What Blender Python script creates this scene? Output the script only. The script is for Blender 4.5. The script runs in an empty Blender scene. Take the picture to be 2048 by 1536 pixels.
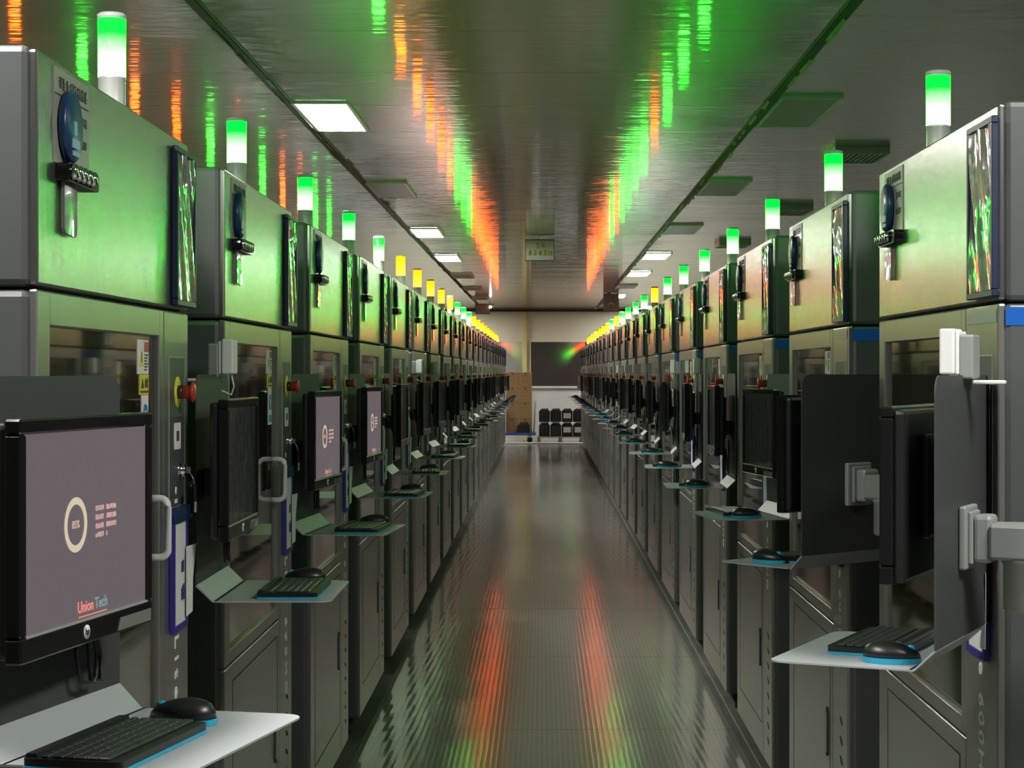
import bpy, bmesh, math, random
from mathutils import Vector, Matrix
random.seed(7)
PI = math.pi
R = math.radians
S = bpy.context.scene
C = S.collection

# ------------------------------------------------------------------ camera
EYE = 1.61
F = 3830.0
cam_d = bpy.data.cameras.new('camera')
cam = bpy.data.objects.new('camera', cam_d); C.objects.link(cam)
cam.location = (0, 0, EYE); cam.rotation_euler = (PI/2, 0, 0)
cam_d.sensor_width = 36; cam_d.lens = 36*F/2048
cam_d.shift_x = -60/2048; cam_d.shift_y = -23/2048
cam_d.clip_end = 200; cam_d.clip_start = 0.05
S.camera = cam
# ------------------------------------------------------------------ world, exposure
w = bpy.data.worlds.new('world'); S.world = w; w.use_nodes = True
w.node_tree.nodes['Background'].inputs[0].default_value = (0.5, 0.55, 0.5, 1)
w.node_tree.nodes['Background'].inputs[1].default_value = 0.05
S.view_settings.view_transform = 'Standard'; S.view_settings.look = 'None'
S.view_settings.gamma = 1; S.view_settings.use_curve_mapping = False
S.view_settings.exposure = 0.7
S.cycles.max_bounces = 7; S.cycles.diffuse_bounces = 4; S.cycles.glossy_bounces = 5
S.cycles.sample_clamp_indirect = 4.0
PANEL_E = 55.0      # lit ceiling panels
LAMP_E = 1.0        # signal lights
CEIL = 3.10
YB = 45.2           # back wall

# ------------------------------------------------------------------ materials
def mat(name, col, rough=0.5, metal=0.0, emit=None, es=1.0, coat=0.0, coat_r=0.05, spec=0.5, trans=0.0, alpha=1.0):
    m = bpy.data.materials.new(name); m.use_nodes = True
    b = m.node_tree.nodes['Principled BSDF']
    b.inputs['Base Color'].default_value = (*col, 1)
    b.inputs['Roughness'].default_value = rough
    b.inputs['Metallic'].default_value = metal
    b.inputs['Coat Weight'].default_value = coat
    b.inputs['Coat Roughness'].default_value = coat_r
    b.inputs['Specular IOR Level'].default_value = spec
    b.inputs['Transmission Weight'].default_value = trans
    b.inputs['Alpha'].default_value = alpha
    if emit:
        b.inputs['Emission Color'].default_value = (*emit, 1)
        b.inputs['Emission Strength'].default_value = es
    return m
def add_bump(m, scale, strength, dist, mapping=(1, 1, 1), detail=3, coat=False, var=None, base_too=True):
    nt = m.node_tree; b = nt.nodes['Principled BSDF']
    tc = nt.nodes.new('ShaderNodeTexCoord'); mp = nt.nodes.new('ShaderNodeMapping')
    mp.inputs['Scale'].default_value = mapping
    nz = nt.nodes.new('ShaderNodeTexNoise'); nz.inputs['Scale'].default_value = scale; nz.inputs['Detail'].default_value = detail
    bp = nt.nodes.new('ShaderNodeBump'); bp.inputs['Strength'].default_value = strength; bp.inputs['Distance'].default_value = dist
    nt.links.new(tc.outputs['Object'], mp.inputs[0]); nt.links.new(mp.outputs[0], nz.inputs['Vector'])
    nt.links.new(nz.outputs['Fac'], bp.inputs['Height'])
    if base_too: nt.links.new(bp.outputs[0], b.inputs['Normal'])
    if coat: nt.links.new(bp.outputs[0], b.inputs['Coat Normal'])
    if var:
        rp = nt.nodes.new('ShaderNodeValToRGB')
        rp.color_ramp.elements[0].position = 0.35; rp.color_ramp.elements[1].position = 0.7
        rp.color_ramp.elements[0].color = (*var[0], 1); rp.color_ramp.elements[1].color = (*var[1], 1)
        nt.links.new(nz.outputs['Fac'], rp.inputs[0]); nt.links.new(rp.outputs[0], b.inputs['Base Color'])
    return m, nz, bp, mp, tc

M = {}
M['paint'] = mat('charcoal_paint', (0.068, 0.075, 0.073), 0.42, 0.0, spec=0.6)
add_bump(M['paint'], 420, 0.12, 0.001)
M['panel'] = mat('satin_metallic_panel', (0.50, 0.50, 0.475), 0.24, 0.95)
add_bump(M['panel'], 500, 0.5, 0.001, (1, .02, .01), 1)
M['door'] = mat('satin_door_paint', (0.42, 0.42, 0.40), 0.32, 0.85)
add_bump(M['door'], 500, 0.5, 0.001, (1, .02, .01), 1)
M['dark'] = mat('dark_gap', (0.012, 0.013, 0.013), 0.7)
M['groove'] = mat('groove_edge', (0.42, 0.42, 0.40), 0.4, 0.3)
M['glass'] = mat('amber_dark_glass', (0.022, 0.018, 0.010), 0.04, 0.0, spec=0.9, coat=0.5, coat_r=0.02)
M['black'] = mat('black_plastic', (0.012, 0.013, 0.013), 0.35)
M['black_gloss'] = mat('black_gloss_plastic', (0.010, 0.010, 0.010), 0.12)
M['rubber'] = mat('black_rubber', (0.010, 0.010, 0.010), 0.7)
M['grey_handle'] = mat('light_grey_plastic', (0.66, 0.67, 0.66), 0.4)
M['white'] = mat('white_plastic', (0.75, 0.76, 0.74), 0.4)
M['paper'] = mat('white_paper', (0.74, 0.74, 0.72), 0.75)
M['sheet'] = mat('sleeved_sheet', (0.36, 0.37, 0.32), 0.3, coat=0.8, coat_r=0.04)
M['yellow'] = mat('yellow_label', (0.70, 0.62, 0.04), 0.5)
M['blue_label'] = mat('blue_label', (0.06, 0.18, 0.45), 0.5)
M['red_label'] = mat('red_label', (0.45, 0.05, 0.06), 0.5)
M['red'] = mat('red_plastic', (0.42, 0.03, 0.03), 0.35)
M['text'] = mat('silver_lettering', (0.85, 0.86, 0.85), 0.5)
M['ink'] = mat('dark_ink', (0.05, 0.06, 0.06), 0.7)
M['chrome'] = mat('chrome', (0.8, 0.8, 0.8), 0.12, 1.0)
M['alu'] = mat('aluminium_post', (0.72, 0.73, 0.69), 0.35, 0.25)
M['cast'] = mat('cast_grey_arm', (0.30, 0.32, 0.305), 0.45, 0.2)
M['stand'] = mat('grey_sheet_steel', (0.33, 0.35, 0.355), 0.4, 0.0)
M['plate'] = mat('dark_sheet_steel', (0.05, 0.054, 0.054), 0.5, 0.1)
M['cyan'] = mat('cyan_plastic', (0.02, 0.36, 0.55), 0.35)
M['keycap'] = mat('keycap_plastic', (0.035, 0.037, 0.037), 0.38)
M['navy'] = mat('navy_frame', (0.012, 0.02, 0.055), 0.4)
M['purple'] = mat('violet_blue_frame', (0.035, 0.025, 0.26), 0.4)
M['disc'] = mat('blue_disc', (0.012, 0.045, 0.12), 0.3)
M['disc_print'] = mat('pale_blue_print', (0.25, 0.38, 0.55), 0.4)
M['film_blue'] = mat('blue_film_strip', (0.01, 0.10, 0.42), 0.35)
M['film_grey'] = mat('grey_film_strip', (0.20, 0.27, 0.26), 0.3)
M['wrinkle'] = mat('wrinkled_clear_film', (0.20, 0.21, 0.18), 0.12, coat=1.0, coat_r=0.03)
add_bump(M['wrinkle'], 7, 0.22, 0.05, (1, 1, 1.0), 1, coat=True)
M['filmscreen'] = mat('film_covered_screen', (0.035, 0.038, 0.040), 0.2, coat=1.0, coat_r=0.06)
add_bump(M['filmscreen'], 6, 0.5, 0.04, (7, 1, 1.0), 3, coat=True)
M['screen'] = mat('lit_screen', (0.02, 0.02, 0.02), 0.25, emit=(0.105, 0.085, 0.095), es=0.72)
M['scr_ring'] = mat('screen_ring', (0.1, 0.1, 0.1), 0.4, emit=(0.36, 0.30, 0.21), es=1.0)
M['scr_pink'] = mat('screen_pink_text', (0.1, 0.1, 0.1), 0.4, emit=(0.36, 0.20, 0.19), es=1.0)
M['scr_red'] = mat('screen_red_logo', (0.1, 0.05, 0.05), 0.4, emit=(0.50, 0.14, 0.10), es=1.0)
M['scr_teal'] = mat('screen_teal_logo', (0.05, 0.1, 0.1), 0.4, emit=(0.10, 0.17, 0.16), es=1.0)
M['card'] = mat('cardboard', (0.42, 0.27, 0.12), 0.8)
add_bump(M['card'], 60, 0.2, 0.002)
M['tape'] = mat('brown_tape', (0.25, 0.14, 0.05), 0.4)
M['wood'] = mat('pallet_wood', (0.33, 0.25, 0.14), 0.8)
M['jug'] = mat('black_jug_plastic', (0.012, 0.013, 0.014), 0.3)
M['trolley_blue'] = mat('blue_deck', (0.03, 0.10, 0.40), 0.45)
M['steel'] = mat('dull_steel', (0.35, 0.36, 0.36), 0.35, 0.7)
M['sign_face'] = mat('pale_sign_face', (0.42, 0.47, 0.38), 0.5)
M['sign_yellow'] = mat('olive_yellow_lettering', (0.36, 0.40, 0.03), 0.5)
M['gap'] = mat('dark_track', (0.05, 0.052, 0.042), 0.6)
M['torn'] = mat('torn_tape', (0.34, 0.31, 0.24), 0.6)
M['panel_off'] = mat('unlit_diffuser', (0.30, 0.32, 0.26), 0.35)
M['lit'] = mat('lit_diffuser', (0.8, 0.8, 0.8), 0.5, emit=(1.0, 0.98, 0.94), es=PANEL_E)
M['fill_lit'] = mat('added_fill_glow', (0.8, 0.8, 0.8), 0.5, emit=(1.0, 0.98, 0.94), es=9.0)  # weaker glow for the added fill panels over the machine backs
M['spot'] = mat('small_white_lamp', (0.8, 0.8, 0.8), 0.5, emit=(1.0, 0.98, 0.9), es=6)

def lens_mat(name, top, bottom):
    m = bpy.data.materials.new(name); m.use_nodes = True; nt = m.node_tree
    b = nt.nodes['Principled BSDF']
    tc = nt.nodes.new('ShaderNodeTexCoord'); sp = nt.nodes.new('ShaderNodeSeparateXYZ'); rp = nt.nodes.new('ShaderNodeValToRGB')
    nt.links.new(tc.outputs['Generated'], sp.inputs[0]); nt.links.new(sp.outputs['Z'], rp.inputs[0])
    e = rp.color_ramp.elements
    e[0].position = 0.05; e[0].color = (*bottom, 1)
    e[1].position = 1.0; e[1].color = (*top, 1)
    x = rp.color_ramp.elements.new(0.30); x.color = (*[0.4*a+0.6*c for a, c in zip(top, bottom)], 1)
    x = rp.color_ramp.elements.new(0.75); x.color = (*top, 1)
    nt.links.new(rp.outputs[0], b.inputs['Emission Color'])
    b.inputs['Emission Strength'].default_value = LAMP_E
    b.inputs['Base Color'].default_value = (0.01, 0.01, 0.01, 1)
    b.inputs['Roughness'].default_value = 0.3; b.inputs['Specular IOR Level'].default_value = 0.1
    return m
M['green'] = lens_mat('green_lit_lens', (0.0, 24.0, 0.05), (1.3, 26.0, 1.2))
M['orange'] = lens_mat('orange_lit_lens', (15.0, 0.80, 0.0), (17.0, 2.4, 0.08))

# ceiling: glossy painted metal boards, ripples across the room
m = M['ceiling'] = mat('glossy_ceiling_boards', (0.36, 0.375, 0.27), 0.42, 0.45, coat=1.0, coat_r=0.06)
nt = m.node_tree; b = nt.nodes['Principled BSDF']
tc = nt.nodes.new('ShaderNodeTexCoord')
def noise(nt, tc, mapping, scale, detail):
    mp = nt.nodes.new('ShaderNodeMapping'); mp.inputs['Scale'].default_value = mapping
    nz = nt.nodes.new('ShaderNodeTexNoise'); nz.inputs['Scale'].default_value = scale; nz.inputs['Detail'].default_value = detail
    nt.links.new(tc.outputs['Object'], mp.inputs[0]); nt.links.new(mp.outputs[0], nz.inputs['Vector'])
    return nz
n1 = noise(nt, tc, (0.25, 1, 1), 14, 2)
n2 = noise(nt, tc, (0.5, 1, 1), 1.1, 1)
bp = nt.nodes.new('ShaderNodeBump'); bp.inputs['Strength'].default_value = 0.55; bp.inputs['Distance'].default_value = 0.004
bp2 = nt.nodes.new('ShaderNodeBump'); bp2.inputs['Strength'].default_value = 0.5; bp2.inputs['Distance'].default_value = 0.012
nt.links.new(n1.outputs['Fac'], bp.inputs['Height']); nt.links.new(n2.outputs['Fac'], bp2.inputs['Height'])
nt.links.new(bp2.outputs[0], bp.inputs['Normal'])
nt.links.new(bp.outputs[0], b.inputs['Normal']); nt.links.new(bp.outputs[0], b.inputs['Coat Normal'])
# board joints every 1.17 m
sp = nt.nodes.new('ShaderNodeSeparateXYZ'); nt.links.new(tc.outputs['Object'], sp.inputs[0])
def mth(nt, op, a, bv=None, c=None):
    n = nt.nodes.new('ShaderNodeMath'); n.operation = op
    for k, v in enumerate((a, bv, c)):
        if v is None: continue
        if hasattr(v, 'links'): nt.links.new(v, n.inputs[k])
        else: n.inputs[k].default_value = v
    return n.outputs[0]
j = mth(nt, 'LESS_THAN', mth(nt, 'MODULO', mth(nt, 'ADD', sp.outputs['Y'], 20.9), 1.17), 0.008)
mx = nt.nodes.new('ShaderNodeMix'); mx.data_type = 'RGBA'
mx.inputs['A'].default_value = (0.36, 0.375, 0.27, 1); mx.inputs['B'].default_value = (0.05, 0.05, 0.04, 1)
nt.links.new(j, mx.inputs['Factor']); nt.links.new(mx.outputs['Result'], b.inputs['Base Color'])

# runner: ribbed rubber mat
m = M['runner'] = mat('ribbed_rubber_mat', (0.20, 0.205, 0.18), 0.36, coat=1.0, coat_r=0.085)
nt = m.node_tree; b = nt.nodes['Principled BSDF']
tc = nt.nodes.new('ShaderNodeTexCoord'); sp = nt.nodes.new('ShaderNodeSeparateXYZ'); nt.links.new(tc.outputs['Object'], sp.inputs[0])
rib = mth(nt, 'PINGPONG', sp.outputs['X'], 0.011)
rib = mth(nt, 'MULTIPLY', rib, 70.0)
rib = mth(nt, 'POWER', rib, 3.0)
crs = mth(nt, 'MULTIPLY', mth(nt, 'PINGPONG', sp.outputs['Y'], 0.009), 30.0)
n1 = noise(nt, tc, (1.0, 0.25, 1), 9, 3)
h = mth(nt, 'ADD', mth(nt, 'ADD', rib, crs), mth(nt, 'MULTIPLY', n1.outputs['Fac'], 0.8))
bp = nt.nodes.new('ShaderNodeBump'); bp.inputs['Strength'].default_value = 0.12; bp.inputs['Distance'].default_value = 0.003
nt.links.new(h, bp.inputs['Height']); nt.links.new(bp.outputs[0], b.inputs['Normal']); nt.links.new(bp.outputs[0], b.inputs['Coat Normal'])
seam = mth(nt, 'LESS_THAN', mth(nt, 'MODULO', mth(nt, 'ADD', sp.outputs['Y'], 20.0), 2.2), 0.008)
mx = nt.nodes.new('ShaderNodeMix'); mx.data_type = 'RGBA'
mx.inputs['A'].default_value = (0.20, 0.205, 0.18, 1); mx.inputs['B'].default_value = (0.015, 0.015, 0.012, 1)
m2 = nt.nodes.new('ShaderNodeMix'); m2.data_type = 'RGBA'
m2.inputs['A'].default_value = (0.25, 0.25, 0.215, 1); m2.inputs['B'].default_value = (0.55, 0.54, 0.48, 1)
nt.links.new(rib, m2.inputs['Factor']); nt.links.new(m2.outputs['Result'], mx.inputs['A'])
nt.links.new(seam, mx.inputs['Factor']); nt.links.new(mx.outputs['Result'], b.inputs['Base Color'])
M['floor'] = mat('grey_stone_floor', (0.2, 0.2, 0.18), 0.35, coat=0.4, coat_r=0.15)
add_bump(M['floor'], 3.0, 0.1, 0.002, var=((0.13, 0.135, 0.12), (0.26, 0.26, 0.235)))
M['wall'] = mat('pale_wall_boards', (0.66, 0.64, 0.49), 0.4)
M['wall_white'] = mat('white_wall_lower', (0.62, 0.62, 0.58), 0.5)
M['wall_dim'] = mat('grey_side_wall', (0.30, 0.31, 0.27), 0.5)
M['wglass'] = mat('dark_window_glass', (0.055, 0.045, 0.045), 0.05, spec=0.8)
M['wglass2'] = mat('pale_window_glass', (0.30, 0.31, 0.28), 0.08, spec=0.8)
M['conduit'] = mat('yellow_conduit', (0.62, 0.55, 0.20), 0.4)

# ------------------------------------------------------------------ mesh builder
class MB:
    def __init__(s): s.bm = bmesh.new(); s.mats = []
    def mi(s, m):
        m = M[m] if isinstance(m, str) else m
        if m not in s.mats: s.mats.append(m)
        return s.mats.index(m)
    def _tag(s, faces, m, smooth=False):
        k = s.mi(m)
        for f in faces: f.material_index = k; f.smooth = smooth
    def box(s, x0, x1, y0, y1, z0, z1, m, bev=0.0, seg=2):
        t = bmesh.new(); bmesh.ops.create_cube(t, size=1)
        for v in t.verts:
            v.co = Vector(((x0+x1)/2+v.co.x*(x1-x0), (y0+y1)/2+v.co.y*(y1-y0), (z0+z1)/2+v.co.z*(z1-z0)))
        if bev > 0: bmesh.ops.bevel(t, geom=t.edges[:], offset=bev, segments=seg, profile=0.5, affect='EDGES')
        s.merge(t, m, False); return s
    def merge(s, t, m, smooth=False, mtx=None):
        k = s.mi(m); vm = {}
        for v in t.verts: vm[v] = s.bm.verts.new(mtx @ v.co if mtx else v.co)
        for f in t.faces:
            try: nf = s.bm.faces.new([vm[v] for v in f.verts])
            except ValueError: continue
            nf.material_index = k; nf.smooth = smooth
        t.free()
    def prism(s, pts, plane, t0, t1, m, bev=0.0):
        """pts: 2d outline; plane 'xz','xy','yz'; extruded from t0 to t1 on the third axis"""
        def P(a, b_, t):
            return {'xz': (a, t, b_), 'xy': (a, b_, t), 'yz': (t, a, b_)}[plane]
        t = bmesh.new()
        A = [t.verts.new(P(a, b_, t0)) for a, b_ in pts]; B = [t.verts.new(P(a, b_, t1)) for a, b_ in pts]
        t.faces.new(A); t.faces.new(B[::-1]); n = len(pts)
        for i in range(n): t.faces.new((A[i], B[i], B[(i+1) % n], A[(i+1) % n]))
        bmesh.ops.recalc_face_normals(t, faces=t.faces[:])
        if bev: bmesh.ops.bevel(t, geom=t.edges[:], offset=bev, segments=1, affect='EDGES')
        s.merge(t, m); return s
    def lathe(s, prof, c, axis, m, n=24, smooth=True):
        """prof: (r,h) pairs, closed with caps at both ends"""
        t = bmesh.new(); rings = []
        for r, h in prof:
            ring = []
            for i in range(n):
                a = 2*PI*i/n; u, v = r*math.cos(a), r*math.sin(a)
                p = {'z': (u, v, h), 'y': (u, h, v), 'x': (h, u, v)}[axis]
                ring.append(t.verts.new((c[0]+p[0], c[1]+p[1], c[2]+p[2])))
            rings.append(ring)
        for a, b_ in zip(rings, rings[1:]):
            for i in range(n): t.faces.new((a[i], a[(i+1) % n], b_[(i+1) % n], b_[i]))
        t.faces.new(rings[0][::-1]); t.faces.new(rings[-1])
        bmesh.ops.recalc_face_normals(t, faces=t.faces[:])
        s.merge(t, m, smooth); return s
    def tube(s, pts, r, m, n=8, flat=1.0):
        t = bmesh.new(); P = [Vector(p) for p in pts]; rings = []
        up = Vector((0.13, 0.21, 0.97)).normalized()
        for i, p in enumerate(P):
            d = (P[min(i+1, len(P)-1)]-P[max(i-1, 0)]).normalized()
            a = d.cross(up)
            if a.length < 1e-3: a = d.cross(Vector((1, 0, 0)))
            a.normalize(); b_ = d.cross(a).normalized()
            rings.append([t.verts.new(p + a*r*math.cos(2*PI*k/n) + b_*r*flat*math.sin(2*PI*k/n)) for k in range(n)])
        for a, b_ in zip(rings, rings[1:]):
            for i in range(n): t.faces.new((a[i], a[(i+1) % n], b_[(i+1) % n], b_[i]))
        t.faces.new(rings[0][::-1]); t.faces.new(rings[-1])
        bmesh.ops.recalc_face_normals(t, faces=t.faces[:])
        s.merge(t, m, True); return s
    def text(s, txt, size, mtx, m, spacing=1.0, thick=0.0006):
        cu = bpy.data.curves.new('t', 'FONT'); cu.body = txt; cu.size = size; cu.extrude = thick
        cu.space_character = spacing; cu.align_x = 'CENTER'; cu.align_y = 'CENTER'; cu.resolution_u = 3; cu.offset = size*0.012
        o = bpy.data.objects.new('t', cu); C.objects.link(o)
        me = bpy.data.meshes.new_from_object(o)
        t = bmesh.new(); t.from_mesh(me); s.merge(t, m, mtx=mtx)
        bpy.data.objects.remove(o); bpy.data.meshes.remove(me); bpy.data.curves.remove(cu)
        return s
    def glyphs(s, x0, x1, z0, z1, n, y, m, seed=1, th=0.0006):
        """small print too blurred to read: strokes on the plane facing -y"""
        rr = random.Random(seed); cw = (x1-x0)/n; hh = z1-z0
        for k in range(n):
            a = x0+k*cw+cw*0.12; b_ = x0+(k+1)*cw-cw*0.12
            t = hh*0.13
            for q in rr.sample([0.1, 0.35, 0.6, 0.85], 3):
                e = rr.uniform(0, 0.25)*cw
                s.box(a+e, b_-e*0.5, y-th, y, z0+hh*q-t/2, z0+hh*q+t/2, m)
            for q in rr.sample([0.15, 0.5, 0.85], 2):
                xx = a+(b_-a)*q; s.box(xx-t/2, xx+t/2, y-th, y, z0+hh*0.1, z1-hh*rr.uniform(0, 0.3), m)
        return s
    def build(s, name, parent=None, kind=None):
        me = bpy.data.meshes.new(name); s.bm.normal_update(); s.bm.to_mesh(me); s.bm.free()
        for m in s.mats: me.materials.append(m)
        o = bpy.data.objects.new(name, me); C.objects.link(o)
        if parent: o.parent = parent
        if kind: o['kind'] = kind
        return o
def rrect(x0, x1, z0, z1, r, n=4, corners=(1, 1, 1, 1)):
    pts = []
    for (cx, cz, a0, on) in ((x1-r, z1-r, 0, corners[0]), (x0+r, z1-r, 90, corners[1]), (x0+r, z0+r, 180, corners[2]), (x1-r, z0+r, 270, corners[3])):
        if on:
            for k in range(n+1):
                a = R(a0+90*k/n); pts.append((cx+r*math.cos(a), cz+r*math.sin(a)))
        else:
            a = R(a0+45); pts.append((cx+r*math.copysign(1, math.cos(a)), cz+r*math.copysign(1, math.sin(a))))
    return pts
def empty(name, loc=(0, 0, 0), rz=0.0):
    o = bpy.data.objects.new(name, None); C.objects.link(o); o.location = loc; o.rotation_euler = (0, 0, rz)
    o.empty_display_size = 0.1; return o
def tag(o, label, cat, group=None):
    o['label'] = label; o['category'] = cat
    if group: o['group'] = group
    return o
KIDS = {}
def kids(o): return [c for c in o.children]
def copy_tree(o, parent=None, skip=()):
    c = o.copy(); C.objects.link(c); c.parent = parent
    for k in ('label', 'category', 'group'):
        if parent is None and k in c: del c[k]
    for ch in kids(o):
        if ch.name.split('.')[0] in skip: continue
        copy_tree(ch, c, skip)
    return c
def facing(x, y, z, roll=0):   # text plane facing -y at x,z
    return Matrix.Translation((x, y, z)) @ Matrix.Rotation(PI/2, 4, 'X') @ Matrix.Rotation(roll, 4, 'Z')

# ------------------------------------------------------------------ room shell
def struct(name, mb): o = mb.build(name); o['kind'] = 'structure'; return o
XW = 5.5
mb = MB(); mb.box(-XW-.1, XW+.1, -5, YB+.3, -0.12, 0.0, 'floor'); struct('floor', mb)
mb = MB(); mb.box(-0.79, 0.862, -4.9, 42.9, 0.0005, 0.006, 'runner'); o = mb.build('rubber_runner')
tag(o, 'long dark ribbed rubber runner lying on the floor between the two rows', 'floor mat')
mb = MB(); mb.box(-XW-.1, XW+.1, -5, YB+.3, CEIL, CEIL+.1, 'ceiling'); struct('ceiling', mb)
mb = MB(); mb.box(-XW-.1, -XW, -5, YB+.3, 0, CEIL, 'wall_dim'); struct('wall_left', mb)
mb = MB(); mb.box(XW, XW+.1, -5, YB+.3, 0, CEIL, 'wall_dim'); struct('wall_right', mb)
mb = MB(); mb.box(-XW-.1, XW+.1, -5.1, -5, 0, CEIL, 'wall_dim'); struct('wall_front', mb)
mb = MB()
mb.box(-XW-.1, XW+.1, YB, YB+.1, 1.28, CEIL, 'wall')
mb.box(-XW-.1, XW+.1, YB, YB+.1, 0, 1.28, 'wall_white')
struct('wall_back', mb)
mb = MB(); mb.box(-XW, XW, YB-.05, YB-.001, CEIL-0.055, CEIL-.001, 'gap'); struct('trim_1', mb)
# back wall windows
def window(name, x0, x1, z0, z1, m):
    mb = MB(); mb.box(x0-.04, x1+.04, YB-.03, YB-.001, z1, z1+.04, 'wall'); mb.box(x0-.04, x1+.04, YB-.05, YB-.001, z0-.05, z0, 'wall_white')
    mb.box(x0-.04, x0, YB-.03, YB-.001, z0, z1, 'wall'); mb.box(x1, x1+.04, YB-.03, YB-.001, z0, z1, 'wall')
    o = struct(name, mb)
    mb = MB(); mb.box(x0, x1, YB-.015, YB-.004, z0, z1, m); mb.build('window_pane', o)
    return o
window('window_1', -0.26, 1.9, 1.29, 2.33, 'wglass')
window('window_2', -1.9, -0.46, 1.29, 2.33, 'wglass2')
mb = MB(); mb.box(-0.46, -0.36, YB-.11, YB-.052, 0.0, CEIL-.06, 'conduit', 0.01); struct('trim_2', mb)
# ceiling tracks with torn tape
def track(name, x, seed):
    rr = random.Random(seed); mb = MB(); mb.box(x-.02, x+.02, -4, YB-.1, CEIL-.012, CEIL-.001, 'gap')
    y = 2.0
    while y < 44:
        L = rr.uniform(.08, .6); wd = rr.uniform(.010, .026); sx = rr.choice([-1, 1])*.018+rr.uniform(-.006, .006)
        t = bmesh.new(); v = [t.verts.new(p) for p in ((x+sx-wd/2, y, CEIL-.014), (x+sx+wd*rr.uniform(.1, .6), y+rr.uniform(-.03, .03), CEIL-.02), (x+sx+wd*rr.uniform(.0, .7), y+L, CEIL-.026), (x+sx-wd*rr.uniform(.2, .8), y+L*.9, CEIL-.014))]
        t.faces.new(v); r_ = bmesh.ops.extrude_face_region(t, geom=t.faces[:])
        for g in r_['geom']:
            if isinstance(g, bmesh.types.BMVert): g.co.z += .0015
        bmesh.ops.recalc_face_normals(t, faces=t.faces[:])
        mb.merge(t, 'torn'); y += L+rr.uniform(.03, .5)
    mb.box(x-.029, x-.021, -4, YB-.1, CEIL-.006, CEIL-.001, 'torn'); mb.box(x+.021, x+.029, -4, YB-.1, CEIL-.006, CEIL-.001, 'torn')
    return struct(name, mb)
track('trim_3', -1.40, 3); track('trim_4', 1.255, 4)
# floor edge strips beside the runner
mb = MB(); mb.box(0.888, 0.894, -4, 43, 0.0005, 0.004, 'torn'); struct('trim_5', mb)
mb = MB(); mb.box(-1.4, 1.4, 43.0, 43.35, 0.0005, 0.03, 'wall_white', .004); struct('trim_6', mb)

# ceiling light panels
def light_panel(x0, x1, y0, y1, lit, lm='lit'):
    t = empty('ceiling_light', ((x0+x1)/2, (y0+y1)/2, CEIL))
    hx, hy = (x1-x0)/2, (y1-y0)/2
    mb = MB()
    for a in (-1, 1):
        mb.box(min(a*hx, a*(hx+.02)), max(a*hx, a*(hx+.02)), -hy-.02, hy+.02, -.020, -.001, 'alu')
        mb.box(-hx, hx, min(a*hy, a*(hy+.02)), max(a*hy, a*(hy+.02)), -.020, -.001, 'alu')
    mb.build('frame', t)
    mb = MB(); mb.box(-hx, hx, -hy, hy, -.017, -.002, lm if lit else 'panel_off'); mb.build('diffuser', t)
    return t
ORD = ['nearest', 'second', 'third', 'fourth', 'fifth', 'sixth', 'seventh', 'eighth', 'ninth', 'tenth', 'eleventh', 'twelfth', 'thirteenth',
       'fourteenth', 'fifteenth', 'sixteenth', 'seventeenth', 'eighteenth', 'nineteenth', 'twentieth', 'twenty-first', 'farthest']
L_LIT = {2.0: 1, 6.2: 0, 10.5: 1, 14.95: 0, 19.7: 1, 24.2: 1, 28.8: 0, 33.2: 0, 37.6: 0, 42.0: 0}
R_LIT = {1.6: 1, 6.0: 0, 10.3: 0, 14.75: 0, 19.2: 0, 23.75: 1, 28.1: 1, 32.4: 0, 36.7: 1, 41.2: 0}
for side, x0, x1, D in (('left', -1.355, -1.075, L_LIT), ('right', 1.30, 1.60, R_LIT)):
    cnt = {0: 0, 1: 0}
    for y, lit in sorted(D.items()):
        t = light_panel(x0, x1, y, y+1.17, lit)
        vis = y > 8
        nm = ORD[cnt[lit]] if vis else 'overhead, out of frame'
        if vis: cnt[lit] += 1
        tag(t, ('glowing white' if lit else 'unlit olive-grey')+' ceiling panel, %s of the %s row' % (nm if vis else ('first overhead' if y < 4 else 'second overhead'), side),
            'ceiling light', 'ceiling panels above the %s row' % side)
# added fill lights: unseen panels above the machine backs, brightening both rows
for k in range(9):
    for x in (-2.9, 2.9):
        y = 5.3+4.4*k
        t = light_panel(x-.15, x+.15, y, y+1.17, 1, 'fill_lit')
        tag(t, 'added unseen fill panel over the backs of the %s row, %s from the camera' % ('left' if x < 0 else 'right', ORD[k]), 'ceiling light', 'added fill panels over the machine backs')
for x in (-2.4, 2.4):  # two more added panels, hidden from view, to brighten the far wall
    t = light_panel(x-.15, x+.15, 43.2, 44.37, 1)
    tag(t, 'added unseen fill panel close to the far wall, %s of the aisle' % ('left' if x < 0 else 'right'), 'ceiling light', 'added fill panels by the far wall')
# ceiling vents on the right
for k, (x0, y0) in enumerate(((1.93, 12.6), (2.05, 17.0), (2.0, 21.6))):
    t = empty('ceiling_vent', (x0, y0, CEIL))
    mb = MB(); mb.box(0, .36, 0, .02, -.05, -.001, 'steel'); mb.box(0, .36, .58, .60, -.05, -.001, 'steel'); mb.box(0, .02, .02, .58, -.05, -.001, 'steel'); mb.box(.34, .36, .02, .58, -.05, -.001, 'steel')
    mb.build('vent_frame', t)
    mb = MB()
    for q in range(9): mb.box(.03+q*.035, .045+q*.035, .02, .58, -.045, -.01, 'panel_off')
    mb.build('louvre', t)
    tag(t, 'slatted metal ceiling vent above the right row, %s the camera' % ['nearest to', 'second from', 'third from'][k], 'ceiling vent', 'slatted vents above the right row')

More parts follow.
